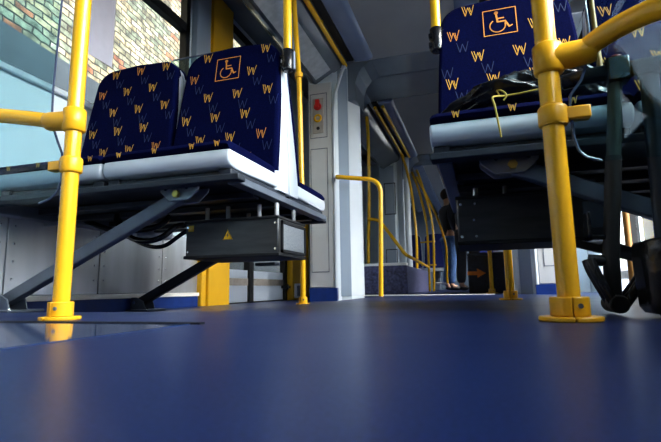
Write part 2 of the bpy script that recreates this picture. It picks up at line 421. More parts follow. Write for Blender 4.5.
# portal between the two car sections
def portal(y0, L, idx):
    mp = lambda x: mirx(x)+.10
    for mir in (False, True):
        f = mp if mir else (lambda x: x)
        side = 'right' if mir else 'left'
        body = [(-1.34, y0), (-1.115, y0), (-1.10, y0+.02), (-1.08, y0+.055), (-1.00, y0+.08), (-.935, y0+.25), (-.95, y0+.30), (-1.16, y0+.42), (-1.16, y0+L), (-1.755 if not mir else -1.65, y0+L), (-1.755 if not mir else -1.65, y0+L-.03), (-1.34, y0+L-.10)]
        w = MB(); w.prism([(f(x), y) for x, y in body], -.04, ZC+.06)
        o = struct(w.build('wall_%s_portal%s' % (side, '' if idx == 0 else '_%d' % idx), M['wall']))
        if idx == 0:
            # warm grey lining panel with inset frame lines
            x0, x1 = sorted((f(-1.335), f(-1.125)))
            fp = MB(); fp.box(x0, x1, y0-.012, y0+.01, .075, 1.86)
            for (za, zb) in ((.24, 1.30), (1.36, 1.80)):
                pass
            fp.build('lining_panel', M['panel_grey'], o, bevel=.004)
            ln = MB()
            for (za, zb) in ((.20, 1.26), (1.36, 1.76)):
                xa, xb = sorted((f(-1.32), f(-1.165)))
                ln.box(xa, xb, y0-.0145, y0-.011, za, za+.006); ln.box(xa, xb, y0-.0145, y0-.011, zb, zb+.006)
                ln.box(xa, xa+.005, y0-.0145, y0-.011, za, zb); ln.box(xb-.005, xb, y0-.0145, y0-.011, za, zb)
            ln.build('panel_joint', M['steel_mid'], o)
            x0, x1 = sorted((f(-1.34), f(-1.10)))
            MB().box(x0, x1, y0-.016, y0+.02, -.045 if not mir else 0, .072).build('kick_panel', M['kick'], o)
            mo = MB(); mo.tube([(f(-1.11), y0-.005, .07), (f(-1.11), y0-.005, 1.55), (f(-1.09), y0-.005, 1.75), (f(-1.03), y0-.005, 1.93), (f(-1.0), y0-.005, 1.99)], .014, 8)
            mo.build('edge_moulding', M['wall_light'], o, smooth=True)
            gp = MB(); gp.prism([(f(x), y) for x, y in ((-1.085, y0+.046), (-1.003, y0+.074), (-1.003, y0+.09), (-1.085, y0+.07))], .0, 2.0)
            gp.build('grey_pillar_face', M['wall_grey'], o)
            wf = MB(); wf.prism([(f(x), y) for x, y in ((-1.0, y0+.075), (-.932, y0+.245), (-.945, y0+.305), (-.98, y0+.3))], .0, 2.0)
            wf.build('pale_pillar_face', M['wall_light'], o)
    h = MB()
    # tunnel ceiling with a groove, rounded shoulders
    arch = [(-.93, 1.70), (-.93, 1.86), (-.90, 1.95), (-.85, 2.01), (-.78, ZC-.005), (mp(-.78), ZC-.005), (mp(-.85), 2.01), (mp(-.90), 1.95), (mp(-.93), 1.86), (mp(-.93), 1.70), (mp(-1.0), 1.70), (mp(-1.0), 2.2), (-1.0, 2.2), (-1.0, 1.70)]
    h.loft([[(x, y, z) for x, z in arch] for y in (y0+.08, y0+.42)])
    arch2 = [(x + (-.2 if x < CX else .2), z) for x, z in arch]
    h.loft([[(x, y, z) for x, z in arch2] for y in (y0+.435, y0+L)])
    struct(h.build('trim_portal', M['ceil_gloss'], smooth=False)).name = 'trim_%d' % (40+idx)
    wall_above = MB()
    wall_above.box(-1.8, mirx(-1.8), y0, y0+.02, 2.12, 2.3); struct(wall_above.build('wall_portal_head', M['ceil'])).name = 'wall_head_%d' % (idx+1)
portal(3.70, .98, 0); portal(6.85, .7, 1)

# emergency handle plate on the left portal panel
em = thing('door_control_panel', 'narrow grey control plate with red handle and yellow-ringed button', 'control panel', (-1.245, 3.687, 1.56))
MB().box(-.05, .05, -.010, 0, -.16, .16).build('plate', mat('plate_grey', (.36, .35, .34), .4), em, bevel=.004)
h = MB(); h.tube([(0, -.012, .08), (0, -.028, .08)], .034, 18); h.box(-.018, .018, -.04, -.012, .06, .14); h.build('emergency_handle', M['red'], em, bevel=.004)
h = MB(); R_ = [(0, -.012, -.03)]
ring = []
for a in range(25):
    t = 2*PI*a/24; ring.append((.028*math.cos(t), -.016, -.025+.028*math.sin(t)))
h.tube(ring, .010, 8, cap=False); h.build('button_ring', M['yellow'], em, smooth=True)
MB().tube([(0, -.008, -.025), (0, -.02, -.025)], .019, 16).build('button', mat('button_grey', (.4, .38, .3), .4), em, smooth=True)
MB().tube([(0, -.008, -.115), (0, -.014, -.115)], .015, 12).build('key_switch', M['black'], em, smooth=True)

# threshold strip at the portal
struct(MB().box(-.92, mirx(-.92), 3.78, 3.90, 0, .006).build('trim_50', M['white_trim'], bevel=.002))

# pedestals over the wheels in the second section
def pedestal(nm, mir, top, m):
    f = (lambda x: mirx(x)+.045) if mir else (lambda x: x)
    x0, x1 = sorted((f(-1.755) if not mir else WR-.005, f(-.67)))
    o = struct(MB().box(x0, x1, 4.70, 6.83, 0, top).build(nm, m, bevel=.01))
    t = MB(); t.box(x0, x1, 4.685, 4.80, top-.004, top+.025)
    t.build('rim', M['white_trim'] if not mir else M['steel_dark'], o, bevel=.006)
    return o
pedestal('wall_left_pedestal', False, .29, M['speckle']); pedestal('wall_right_pedestal', True, .36, M['speckle_shaded'])  # right pedestal coloured darker to stand for shadow
ar = thing('direction_sign', 'orange arrow pointing right on the dark pedestal beyond the right seats', 'sign', (.04, 4.697, .19))
a = MB(); a.loft([[(x, y, z) for x, z in ((-.13, .018), (-.04, .018), (-.04, .045), (.04, 0), (-.04, -.045), (-.04, -.018), (-.13, -.018))] for y in (-.004, 0)]); a.build('arrow', M['orange'], ar)

# transverse panel wall with recess behind the left pedestal (second portal face)
pn = MB(); pn.box(-1.34, -1.12, 6.83, 6.86, .30, 1.9)
struct(pn.build('wall_left_inset', M['wall_grey'], bevel=.004))
fr = MB()
for (x0, x1, z0, z1) in ((-1.27, -1.10, 1.15, 1.62), (-1.27, -1.10, .38, .62)):
    fr.box(x0, x1, 6.822, 6.832, z0, z0+.012); fr.box(x0, x1, 6.822, 6.832, z1, z1+.012); fr.box(x0, x0+.01, 6.822, 6.832, z0, z1); fr.box(x1-.01, x1, 6.822, 6.832, z0, z1)
struct(fr.build('trim_51', M['steel_dark']))
struct(MB().tube([(-.93, 6.84, 0), (-.93, 6.84, 2.0)], .045, 14).build('trim_52', M['wall_light'], smooth=True))
# end walls
e = MB(); e.box(WL, WR, 13, 13.05, 0, .9); e.box(WL, WR, 13, 13.05, 1.9, 2.3); e.box(WL, WR, 13, 13.05, .9, 1.9)
struct(e.build('wall_far', M['wall_grey']))
struct(MB().box(WL, WR, -2.65, -2.6, 0, 2.3).build('wall_near', M['wall_grey']))

# ------------------------------------------------------------------ outside
bw = MB(); bw.box(-.3, 0, -12, 30, 2.15, 9)
o = bw.build('brick_building', M['brick']); o.location = (-3.35, 2.0, 0); o.rotation_euler = (0, 0, math.radians(7.2))
tag(o, 'weathered yellow and grey brick building outside the left windows', 'building')
pl = MB(); pl.box(-.33, .02, -12, 30, -.45, 2.15); pl.build('plinth', M['plinth'], o)
o = MB().box(-40, 40, -40, 60, -.5, -.45).build('ground', M['concrete']); struct(o)
rb = thing('tan_building', 'pale tan rendered building outside the right windows', 'building', (9, 8, -.45))
b = MB(); b.box(0, 4, -5.5, 7, 0, 6.2); b.build('facade', M['stucco'], rb)
for yy in (-4.5, -2.2, .3, 2.8, 5):
    MB().box(-.03, .02, yy, yy+1, 2.2, 3.9).build('building_window', M['black_gloss'], rb)
MB().box(-.15, 4.15, -5.7, 7.2, 6.2, 6.4).build('roof_edge', M['plinth'], rb)

# paper sheet on the left window
pp = MB(); pp.box(0, .002, 0, .255, 0, .60)
o = pp.build('paper_sheet', M['paper']); o.location = (WL-.0155, 1.61, 1.235)
tag(o, 'blank white paper sheet stuck on the left window', 'paper')

# ------------------------------------------------------------------ seats
def Wglyph(mb, cx, cz, h, place, mi, st=.00125, dbl=True):
    """letter W out of thin strokes laid on a surface: place(x, z) -> 3-D point"""
    w = h*.95
    pts = [(-.5*w, .5*h), (-.24*w, -.5*h), (0, .32*h), (.24*w, -.5*h), (.5*w, .5*h)]
    strokes = list(zip(pts, pts[1:]))
    if dbl:
        strokes += [((-.30*w, .46*h), (-.13*w, -.22*h)), ((.14*w, .30*h), (.245*w, -.18*h))]
    mb.mi = mi
    for (a, b) in strokes:
        a = Vector(a); b = Vector(b); t = (b-a).normalized(); n = Vector((-t.y, t.x))*st
        q = [a+n, b+n, b-n, a-n]
        f0 = len(mb.bm.faces)
        mb.bm.faces.new([mb.bm.verts.new(place(cx+p.x, cz+p.y)) for p in q]); mb._mi(f0)
    mb.mi = 0

def back_y(z): return -.135 + (z-.50)*(.095/.57)      # front surface of the back cushion
ZT = 1.092
def halfw(z):
    t = (z-.50)/(ZT-.50)
    return (.240 - .008*t) - .022*t*t
def outline(z0=.50, grow=0., n=9):
    """closed outline of the back (x,z): tapering sides, rounded top corners"""
    R = []
    zc = ZT-.085
    right = [(halfw(z0+(zc-z0)*i/6)+grow, z0+(zc-z0)*i/6) for i in range(7)]
    hw = halfw(zc)+grow; cr = .085
    for i in range(1, n+1):
        t = i/n*PI/2; right.append((hw-cr*(1-math.cos(t)), zc+(cr+grow)*math.sin(t)))
    right.append((0, ZT+grow+.008))
    left = [(-x, z) for x, z in right[:-1]][::-1]
    return right+left

def make_seat(symbol=True):
    t = thing('passenger_seat', 'x', 'seat')
    # --- shell: back half (fills behind the cushion to the centre plane) + pan
    sh = MB()
    rings = []
    lev = [.437, .50, .60, .72, .84, .94, 1.00, 1.04, 1.06, 1.078, 1.087]
    for i, z in enumerate(lev):
        hw = halfw(max(z, .5))+.0035
        if z > ZT-.085:
            q = min(1, (z-(ZT-.085))/.082); hw -= .085*(1-math.sqrt(max(0, 1-q*q)))
        yf = back_y(max(z, .5))+.012; yb = -.004
        if z < .5: yf = -.125
        c = min(.03, (yb-yf)*.45)
        rings.append([(hw, yb, z), (hw, yf+c, z), (hw-c*.3, yf+c*.3, z), (hw-c, yf, z), (-hw+c, yf, z), (-hw+c*.3, yf+c*.3, z), (-hw, yf+c, z), (-hw, yb, z)])
    sh.loft(rings)
    # pan with rounded nose and corners
    prof = [(-.10, .447), (-.42, .438), (-.462, .445), (-.474, .460), (-.474, .484), (-.468, .497), (-.10, .500)]
    rings = []
    for x, sc in ((-.2405, .86), (-.236, .97), (-.215, 1), (.215, 1), (.236, .97), (.2405, .86)):
        rings.append([(x, -.10 + (y+.10)*(.985 if sc < .9 else 1), .47+(z-.47)*sc) for y, z in prof])
    sh.loft(rings)
    # lower stiffening pressings under the pan
    sh.build('shell', M['shell'], t, bevel=.005, smooth=True)
    un = MB(); un.box(-.20, .20, -.44, -.14, .4175, .436); un.box(-.235, -.19, -.45, -.02, .413, .44); un.box(.19, .235, -.45, -.02, .413, .44)
    un.build('under_bracket', M['steel_dark'], t, bevel=.004)
    # --- seat cushion
    cu = MB()
    prof = [(-.13, .498), (-.462, .498), (-.474, .503), (-.478, .513), (-.472, .524), (-.45, .530), (-.30, .532), (-.13, .528)]
    rings = []
    for x, sc in ((-.238, .55), (-.232, .85), (-.218, 1), (.218, 1), (.232, .85), (.238, .55)):
        rings.append([(x, y, .498+(z-.498)*sc) for y, z in prof])
    cu.loft(rings)
    for i, x in enumerate((-.17, -.03, .11, .2)):
        Wglyph(cu, x, -.43, .042, lambda a, b: (a, b, .5315+0*a), 1)
        Wglyph(cu, x-.03, -.30, .042, lambda a, b: (a, b, .5335), 1)
        # pattern wrapping over the nose
        Wglyph(cu, x, .514, .020, lambda a, b: (a, -.4795, b), 1, st=.001)
    cu.build('seat_cushion', [M['fabric'], M['gold']], t, smooth=True)
    # --- back cushion: bevelled slab following the leaning plane
    bc = MB()
    def lay(grow, dy): return [(x, back_y(z)+dy, z) for x, z in outline(.515, grow)]
    bc.loft([lay(.001, .034), lay(.001, .008), lay(-.003, .002), lay(-.010, -.001)])
    def place(x, z): return (x, back_y(z)-.0022, z)
    def inside(x, z, m=.026):
        if z > ZT-.02 or z < .53: return False
        hw = halfw(z)
        if z > ZT-.085:
            q = (z-(ZT-.085))/.085; hw -= .085*(1-math.sqrt(max(0, 1-q*q)))
        return abs(x) < hw - m*.45
    row = 0; z = ZT-.030
    while z > .52:
        off = (-.068 if row % 2 else 0) + .012*(row % 3) - .01
        for kx in range(-3, 4):
            x = kx*.137+off+.03
            clash = symbol and abs(x+.012) < .085 and abs(z-.992) < .085
            if inside(x, z) and not clash:
                Wglyph(bc, x, z, .044, place, 1 if (kx+row) % 5 else 2)
            x2 = x+.030; z2 = z-.040
            clash = symbol and abs(x2+.012) < .085 and abs(z2-.992) < .085
            if inside(x2, z2) and not clash: Wglyph(bc, x2, z2-.012, .042, place, 3, dbl=False)
        z -= .098; row += 1
    bc.build('back_cushion', [M['fabric'], M['gold'], M['copper'], M['dimblue']], t, smooth=False)
    if symbol:
        em = MB(); s = .055; cz = .992; cx = -.012
        def seg(a, b, st=.0022):
            a = Vector(a); b = Vector(b); d = (b-a).normalized(); n = Vector((-d.y, d.x))*st; a = a-d*st*.6; b = b+d*st*.6
            em.bm.faces.new([em.bm.verts.new((cx+p.x, back_y(cz+p.y)-.003, cz+p.y)) for p in (a+n, b+n, b-n, a-n)])
        for a, b in (((-s,-s*.95),(s,-s*.95)), ((s,-s*.95),(s,s*.95)), ((s,s*.95),(-s,s*.95)), ((-s,s*.95),(-s,-s*.95))): seg(a, b, .0016)
        n = 18
        for i in range(n):                          # wheel: open arc
            a0 = math.radians(125+ (250)*i/n); a1 = math.radians(125+250*(i+1)/n)
            seg((-.008+.026*math.cos(a0), -.016+.026*math.sin(a0)), (-.008+.026*math.cos(a1), -.016+.026*math.sin(a1)))
        for i in range(8):
            a0 = 2*PI*i/8; a1 = 2*PI*(i+1)/8
            seg((-.010+.004*math.cos(a0), .038+.004*math.sin(a0)), (-.010+.004*math.cos(a1), .038+.004*math.sin(a1)), .003)
        seg((-.010, .030), (-.007, .0), .0034); seg((-.007, .014), (.014, .014), .0024); seg((-.007, .0), (.018, .0), .003); seg((.018, .0), (.030, -.026), .003); seg((.030, -.026), (.040, -.021), .0024)
        em.build('wheelchair_emblem', M['copper'], t)
    return t

YS = 1.70
proto = make_seat(True)
proto.location = (-.945, YS, 0); proto['label'] = 'left aisle seat in navy fabric with wheelchair emblem on its back'
left_a = proto
plain = make_seat(False)
plain.location = (-1.434, YS, 0); plain['label'] = 'navy patterned seat beside the left window, without an emblem'
dup(plain, (-.945, YS, 0), PI, 'left aisle seat facing away, white shell seen from its side')
dup(plain, (-1.434, YS, 0), PI, 'left window seat facing away, mostly hidden behind the patterned back')
dup(proto, (.140, YS, 0), 0, 'right aisle seat with wheelchair emblem and black bag lying on it')
dup(plain, (.629, YS, 0), 0, 'right window seat seen behind the near right pole and glass')
dup(plain, (.140, YS, 0), PI, 'right aisle seat facing away behind the seat with the bag')
dup(plain, (.629, YS, 0), PI, 'right window seat facing away by the right wall')

# ------------------------------------------------------------------ seat support frames
def support(mir):
    f = (lambda x: mirx(x)+.034) if mir else (lambda x: x)
    def B(mb, xa, xb, *r): x0, x1 = sorted((f(xa), f(xb))); mb.box(x0, x1, *r)
    t = thing('seat_support_frame', ('right' if mir else 'left') + ' cantilevered steel frame carrying the ' + ('right' if mir else 'left') + ' seat group', 'seat frame', (0, 0, 0))
    # make coordinates relative to wall foot: keep origin at the wall foot
    m = MB(); B(m, -1.74, -.665, 1.215, 1.262, .392, .413); m.build('front_rail', M['steel_dark'], t, bevel=.004)
    m = MB(); B(m, -1.74, -.70, 2.13, 2.18, .385, .411); m.build('rear_rail', M['steel_dark'], t, bevel=.004)
    m = MB(); B(m, -.722, -.680, 1.25, 2.12, .388, .412); m.build('side_rail', M['steel_mid'], t, bevel=.003)
    m = MB(); B(m, -1.75, -1.70, 1.215, 2.18, .37, .41); m.build('wall_rail', M['steel_mid'], t, bevel=.003)
    for y in (1.42, 1.60, 1.80, 1.98):
        m = MB(); B(m, -1.70, -.722, y, y+.05, .378, .40); m.build('cross_member', M['steel_dark'], t, bevel=.003)
    m = MB(); B(m, -1.70, -.74, 1.25, 2.15, .402, .412); m.build('shade_sheet', M['shade_sheet'], t)  # added dark sheet that stands in for the shade under the seats
    g = f; f0_ = f
    for y in (1.31, 2.05):
        f = (lambda x: mirx(x)-.02) if mir else f0_
        dz = 0 if mir else dip(-1.7, y+.03); dz2 = .012
        s = MB(); s.bar((f(-.93), y, .378), (f(-1.705), y+.03, .045+dz), .034, .046); s.build('strut', M['steel_mid'] if y < 1.5 else M['steel_dark'], t, bevel=.005)
        h = MB()
        for dy in (-.028, .028):
            h.loft([[(f(x), y+dy+e, z) for x, z in ((-.992, .41), (-.84, .41), (-.845, .388), (-.88, .356), (-.955, .356), (-.99, .388))] for e in (-.003, .003)])
        h.box(min(f(-.992), f(-.84)), max(f(-.992), f(-.84)), y-.03, y+.03, .402, .410)
        hb = h.build('hanger', M['alu_seam'], t, bevel=.002)
        b = MB(); b.tube([(f(-.925), y-.042, .378), (f(-.925), y+.042, .378)], .013, 6); b.build('bolt', M['brass'], hb)
        for xx in (-.965, -.885):
            b = MB(); b.tube([(f(xx), y-.038, .396), (f(xx), y+.038, .396)], .0055, 8); b.build('small_bolt', M['rivet'], hb)
        f = f0_; fo = MB(); x0, x1 = sorted((f(-1.735), f(-1.60))); fo.box(x0, x1, y-.05, y+.10, .0, .010)
        for dy in (-.028, .062):
            fo.loft([[(f(x), y+.012+dy*.8+e, z) for x, z in ((-1.735, .008), (-1.64, .008), (-1.655, .05), (-1.70, .07), (-1.735, .07))] for e in (-.003, .003)])
        fb = fo.build('foot_bracket', M['steel_mid'], t, bevel=.003); fb.location = (0, 0, dz)
        b = MB(); b.tube([(f(-1.70), y-.03, .045), (f(-1.70), y+.085, .045)], .009, 8); b.build('foot_bolt', M['rivet'], fb)
        b = MB(); b.ball((f(-1.62), y-.03, .012), .009, 1, 1, .6, 8); b.build('floor_bolt', M['rivet'], fb)
    return t
support(False); support(True)

def equipment(mir):
    t = thing('equipment_box', 'charcoal metal equipment box hanging under the left seats, with yellow warning triangle' if not mir else 'charcoal metal equipment box hanging under the right seats, four bolts on its front', 'equipment box', (0, 0, 0))
    f = (lambda x: x+.99) if mir else (lambda x: x)
    x0, x1 = f(-1.04), f(-.66); 
    if mir: x1 += .05
    y0, y1, z0, z1 = 1.50, 1.765, .186 if not mir else .196, .318 if not mir else .338
    m = MB(); m.box(x0, x1, y0, y1, z0, z1); m.build('housing', M['box'], t, bevel=.006)
    m = MB(); m.box(x0-.004, x1+.004, y0-.006, y1+.004, z0-.006, z0+.006); m.box(x0-.003, x1+.003, y0-.004, y1, z1-.004, z1+.006); m.build('flange', M['black'], t, bevel=.002)
    for xx in (x0+.06, x0+.15, x1-.10, x1-.03):
        for yy in (y0+.05, y1-.05):
            m = MB(); m.tube([(xx, yy, z1), (xx, yy, .378)], .009, 10); m.build('hanging_rod', M['alu'], t, smooth=True)
    bl = [(xx, zz, .0045) for xx in (x0+.012, x1-.012) for zz in (z0+.02, z1-.02)]
    if mir: bl += [(x0+.055, z1-.02, .0035), (x0+.055, z0+.02, .0035), (x0+.05, (z0+z1)/2, .0035)]
    for xx, zz, r_ in bl:
        m = MB(); m.tube([(xx, y0+.001, zz), (xx, y0-.004, zz)], r_, 8); m.build('bolt', M['rivet'], t)
    xs = x1
    m = MB(); m.box(xs, xs+.004, y0+.03, y1-.02, z0+.018, z1-.02); m.build('side_cover', M['box'] if mir else M['box_panel'], t, bevel=.002)
    m = MB()
    for a in ((y0+.02, y0+.03), (y1-.02, y1-.01)): m.box(xs, xs+.007, a[0], a[1], z0+.008, z1-.01)
    for a in ((z0+.008, z0+.018), (z1-.02, z1-.01)): m.box(xs, xs+.007, y0+.02, y1-.01, a[0], a[1])
    m.build('side_frame', M['black'], t)
    if not mir:
        cx, cz = -.862, .262; y = y0-.0012
        m = MB(); m.loft([[(cx+x, y+e, cz+z) for x, z in ((-.021, -.016), (.021, -.016), (0, .022))] for e in (0, .0008)]); wt = m.build('warning_triangle', M['yellow'], t)
        m = MB()
        tri = [(-.019, -.0148), (.019, -.0148), (0, .0195)]
        for a, b in zip(tri, tri[1:]+tri[:1]):
            m.bar((cx+a[0], y-.0006, cz+a[1]), (cx+b[0], y-.0006, cz+b[1]), .0008, .0016, Vector((0, 1, 0)))
        m.loft([[(cx+x, y-.0008+e, cz+z) for x, z in ((.003, .010), (-.004, -.001), (0, -.001), (-.003, -.011), (.005, .002), (.001, .002))] for e in (0, .0006)])
        m.build('lightning_mark', M['black'], wt)
        m = MB(); m.box(x0+.012, x0+.035, y0-.0015, y0, z1-.035, z1-.012); m.build('yellow_sticker', M['yellow'], t)
        m = MB(); m.box(-1.0, -.90, 2.0, 2.06, .176, .190); m.build('rear_bracket', M['steel_dark'], t)
    else:
        m = MB(); m.box(x1-.075, x1-.022, y0-.004, y0, z0+.03, z1-.035); m.build('label_plate', M['steel_mid'], t, bevel=.001)
    return t
equipment(False); equipment(True)

# black cable loops under the left seats
def cable(nm, pts, r, label):
    o = MB().tube(spline(pts, 8), r, 10).build(nm, M['black_gloss'], smooth=True); return tag(o, label, 'cable')
cable('cable', [(-1.05, 1.50, .31), (-1.075, 1.48, .30), (-1.12, 1.46, .262), (-1.20, 1.46, .252), (-1.30, 1.48, .285), (-1.36, 1.50, .34), (-1.38, 1.52, .372)], .011, 'thick black cable looping left from the equipment box under the left seats')
cable('cable', [(-1.05, 1.56, .305), (-1.09, 1.55, .285), (-1.17, 1.54, .238), (-1.27, 1.55, .25), (-1.36, 1.56, .30), (-1.42, 1.57, .372)], .008, 'thinner black cable hanging lowest behind the thick loop')
cable('cable', [(-1.20, 1.62, .372), (-1.24, 1.60, .33), (-1.36, 1.6, .318), (-1.5, 1.62, .33), (-1.68, 1.66, .385)], .012, 'black cable running flat towards the left wall under the seats')

# ------------------------------------------------------------------ poles
def flange_base(t, x, y, R=.05, dz=0):
    m = MB()
    def arc(r, z, a0, a1, n=14): return [(x+r*math.cos(a0+(a1-a0)*i/n), y+r*math.sin(a0+(a1-a0)*i/n), z) for i in range(n+1)]
    g = .06
    for s in (0, 1):
        a0 = -PI/2 + s*PI + g*.4; a1 = a0+PI-g*.8
        ri = .0195
        for (r, z0, z1) in ((R, 0, .0085), (R*.62, .0085, .042)):
            ou0 = arc(r, z0, a0, a1); in0 = arc(ri, z0, a1, a0); ou1 = arc(r, z1, a0, a1); in1 = arc(ri, z1, a1, a0)
            m.loft([ou0+in0, ou1+in1])
    b = m.build('floor_flange', M['yellow_clamp'], t, bevel=.002); b.location = (0, 0, dz)
    s = MB(); s.tube([(x+.012, y-R*.64, .027), (x+.012, y-R*.56, .027)], .0045, 8); s.build('grub_screw', M['steel_mid'], b)

# near left pole
def clamp_rail(m, x, y, z, s, r=.019):
    """barrel round the pole plus tapering socket that holds the handrail"""
    m.tube([(x, y, z-.030), (x, y, z-.026), (x, y, z+.026), (x, y, z+.030)], [r+.003, r+.0075, r+.0075, r+.003], 20)
    m.tube([(x, y, z), (x+s*.04, y-.003, z+.002), (x+s*.072, y-.006, z+.004), (x+s*.080, y-.007, z+.004)], [.025, .0245, .0235, .021], 18)
def clamp_finger(m, x, y, z, s, L=.07, r=.019):
    m.tube([(x, y, z-.020), (x, y, z-.016), (x, y, z+.016), (x, y, z+.020)], [r+.003, r+.007, r+.007, r+.003], 20)
    x0, x1 = sorted((x+s*.01, x+s*L))
    m.box(x0, x1, y-.013, y+.013, z-.011, z+.013)
px, py = -.939, .87
t = thing('handrail_pole', 'yellow pole at the left foreground, clamped to glass and a horizontal handrail', 'pole', (0, 0, 0))
MB().tube([(px, py, .004), (px+.018, py, 2.05)], .019, 24).build('pole', M['yellow'], t, smooth=True)
flange_base(t, px, py, .045)
m = MB(); clamp_rail(m, px+.004, py, .487, -1); m.build('rail_clamp', M['yellow_clamp'], t, smooth=True)
m = MB(); clamp_finger(m, px+.003, py, .372, -1, .062); m.build('glass_clamp', M['yellow_clamp'], t, bevel=.003)
m = MB(); m.tube(spline([(px-.06, py-.005, .491), (-1.06, .855, .503), (-1.18, .835, .522), (-1.32, .80, .54), (-1.46, .74, .555), (-1.60, .66, .565), (-1.76, .60, .57)], 8), .0185, 20); m.build('handrail', M['yellow'], t, smooth=True)

# near right pole
qx, qy = .152, .92
t = thing('handrail_pole', 'yellow pole at the right foreground, with the thick handrail curving to the right', 'pole', (0, 0, 0))
MB().tube([(qx, qy, .004), (qx-.006, qy, 2.05)], .019, 24).build('pole', M['yellow'], t, smooth=True)
flange_base(t, qx, qy, .052)
m = MB(); clamp_rail(m, qx, qy, .487, 1); m.build('rail_clamp', M['yellow_clamp'], t, smooth=True)
m = MB(); clamp_finger(m, qx, qy, .374, 1, .062); m.build('glass_clamp', M['yellow_clamp'], t, bevel=.003)
m = MB(); m.tube(spline([(qx+.06, qy-.006, .492), (.236, .895, .503), (.268, .862, .507), (.298, .82, .50), (.325, .77, .48), (.40, .66, .455), (.55, .55, .45), (.75, .50, .45), (.96, .48, .45)], 8), .019, 20); m.build('handrail', M['yellow'], t, smooth=True)

# glass screens held by the finger clamps
def screen(nm, pts, y, label, xfar, ztop):
    outl = [p for p in pts] + [(xfar, pts[-1][1]), (xfar, ztop)]
    m = MB(); m.loft([[(x, yy, z) for x, z in outl] for yy in (y-.003, y+.003)])
    o = m.build(nm, M['screen']); tag(o, label, 'glass screen')
    e = MB(); e.tube([(x, y, z) for x, z in pts], .0028, 6); e.build('edge', M['screen_edge'], o, smooth=True)
    return o
screen('glass_screen', [(-.985, 1.60), (-1.004, .83), (-1.012, .58), (-1.008, .49), (-.985, .44), (-.967, .405), (-.964, .338), (-.975, .31), (-.996, .293), (-1.03, .284)], .87, 'tinted glass screen left of the left foreground pole', -1.74, 1.6)
screen('glass_screen', [(.222, 1.60), (.224, .60), (.226, .52), (.222, .485), (.205, .439), (.184, .411), (.182, .391), (.184, .331), (.190, .305), (.201, .292), (.225, .282)], .92, 'tinted glass screen right of the right foreground pole', .95, 1.6)

m = MB(); m.box(-1.765, -1.30, 2.335, 2.341, .45, 1.50)
o = m.build('glass_screen', M['screen']); tag(o, 'small tinted glass screen behind the left window seat, before the yellow door post', 'glass screen')
m = MB(); m.box(-1.745, -1.30, 2.333, 2.343, 1.50, 1.506); m.build('edge', M['screen_edge'], o)
# upper poles socketed on the seat backs with black couplings
def seat_pole(x, y, z, label, dx=0):
    t = thing('grab_pole', label, 'pole', (x, y, z))
    MB().tube([(0, 0, .05), (-dx*.1, 0, .3), (-dx, .03, ZC-z)], .018, 20).build('pole', M['yellow'], t, smooth=True)
    m = MB(); m.tube([(0, 0, -.035), (0, 0, -.03), (0, 0, .055), (0, 0, .06)], [.019, .024, .024, .020], 16); m.box(-.028, .004, -.018, .018, -.02, .0); m.box(-.028, .004, -.018, .018, .02, .035)
    m.build('coupling', M['black_gloss'], t, bevel=.003)
    m = MB(); m.tube([(.026, 0, .045), (.026, 0, .01), (.026, 0, -.03)], .008, 8); m.build('coupling_screw', M['steel_mid'], t, smooth=True)
seat_pole(-.688, 1.655, .975, 'yellow pole rising from the black coupling on the left aisle seat corner', .02)
seat_pole(-.093, 1.655, .955, 'yellow pole rising from the black coupling on the right aisle seat corner', .01)
# full height poles behind the seat groups
def full_pole(x, y, label, flange=.05, z1=ZC, path=None, r=.019):
    t = thing('grab_pole', label, 'pole', (0, 0, 0))
    MB().tube(spline([(x+a, y, z) for a, z in path] if path else [(x, y, dip(x, y)+.004), (x, y, z1)], 4), r, 18).build('pole', M['yellow'], t, smooth=True)
    flange_base(t, x, y, flange, dip(x, y))
    return t
t = full_pole(-.930, 2.45, 'yellow floor pole just behind the left seats, in front of the wall panel', flange=.04, r=.0155, path=[(0, -.02), (0, .42), (-.010, 1.0), (-.018, 1.33), (-.034, 1.6), (-.058, 2.05)])
m = MB(); m.tube([(-.947, 2.45, 1.31), (-.948, 2.45, 1.34)], .024, 16); m.build('joint_collar', M['yellow_clamp'], t, smooth=True)
t = full_pole(.140, 2.30, 'yellow floor pole behind the right seats, nearer of the two under them')
m = MB(); m.tube([(.14, 2.30, 1.245), (.14, 2.30, 1.29)], .026, 16); m.tube([(.14, 2.30, 1.27), (.22, 2.30, 1.27)], .017, 14); m.build('cross_fitting', M['yellow_clamp'], t, smooth=True)
full_pole(.118, 4.45, 'slim yellow pole standing before the dark pedestal far right')

tag(MB().tube([(.88, 3.20, 0), (.88, 3.20, 1.9)], .019, 16).build('grab_pole', M['amber'], smooth=True), 'amber pole by the right door, seen right of the pushchair legs', 'pole')
# ceiling handrails
def ceil_rail(x, y0, y1, z, label, drop=True):
    t = thing('ceiling_handrail', label, 'handrail', (x, y0, z))
    pts = [(0, 0, 0), (0, (y1-y0), 0)]
    MB().tube(pts, .019, 14).build('rail', M['yellow'], t, smooth=True)
    n = 4
    for i in range(n):
        yy = (y1-y0)*(i+.5)/n
        m = MB(); m.tube([(0, yy, 0), (0, yy, ZC-z)], .012, 10); m.build('bracket', M['yellow_clamp'], t, smooth=True)
ceil_rail(-1.0, -1.5, 3.72, 2.005, 'yellow ceiling handrail above the left seats, nearest car section')
ceil_rail(mirx(-1.0), -1.5, 3.72, 2.005, 'yellow ceiling handrail above the right seats, nearest car section')
ceil_rail(-.955, 4.75, 6.8, 2.0, 'yellow ceiling handrail beyond the portal, left of two')
ceil_rail(-.87, 4.75, 6.8, 2.0, 'yellow ceiling handrail beyond the portal, right of two')
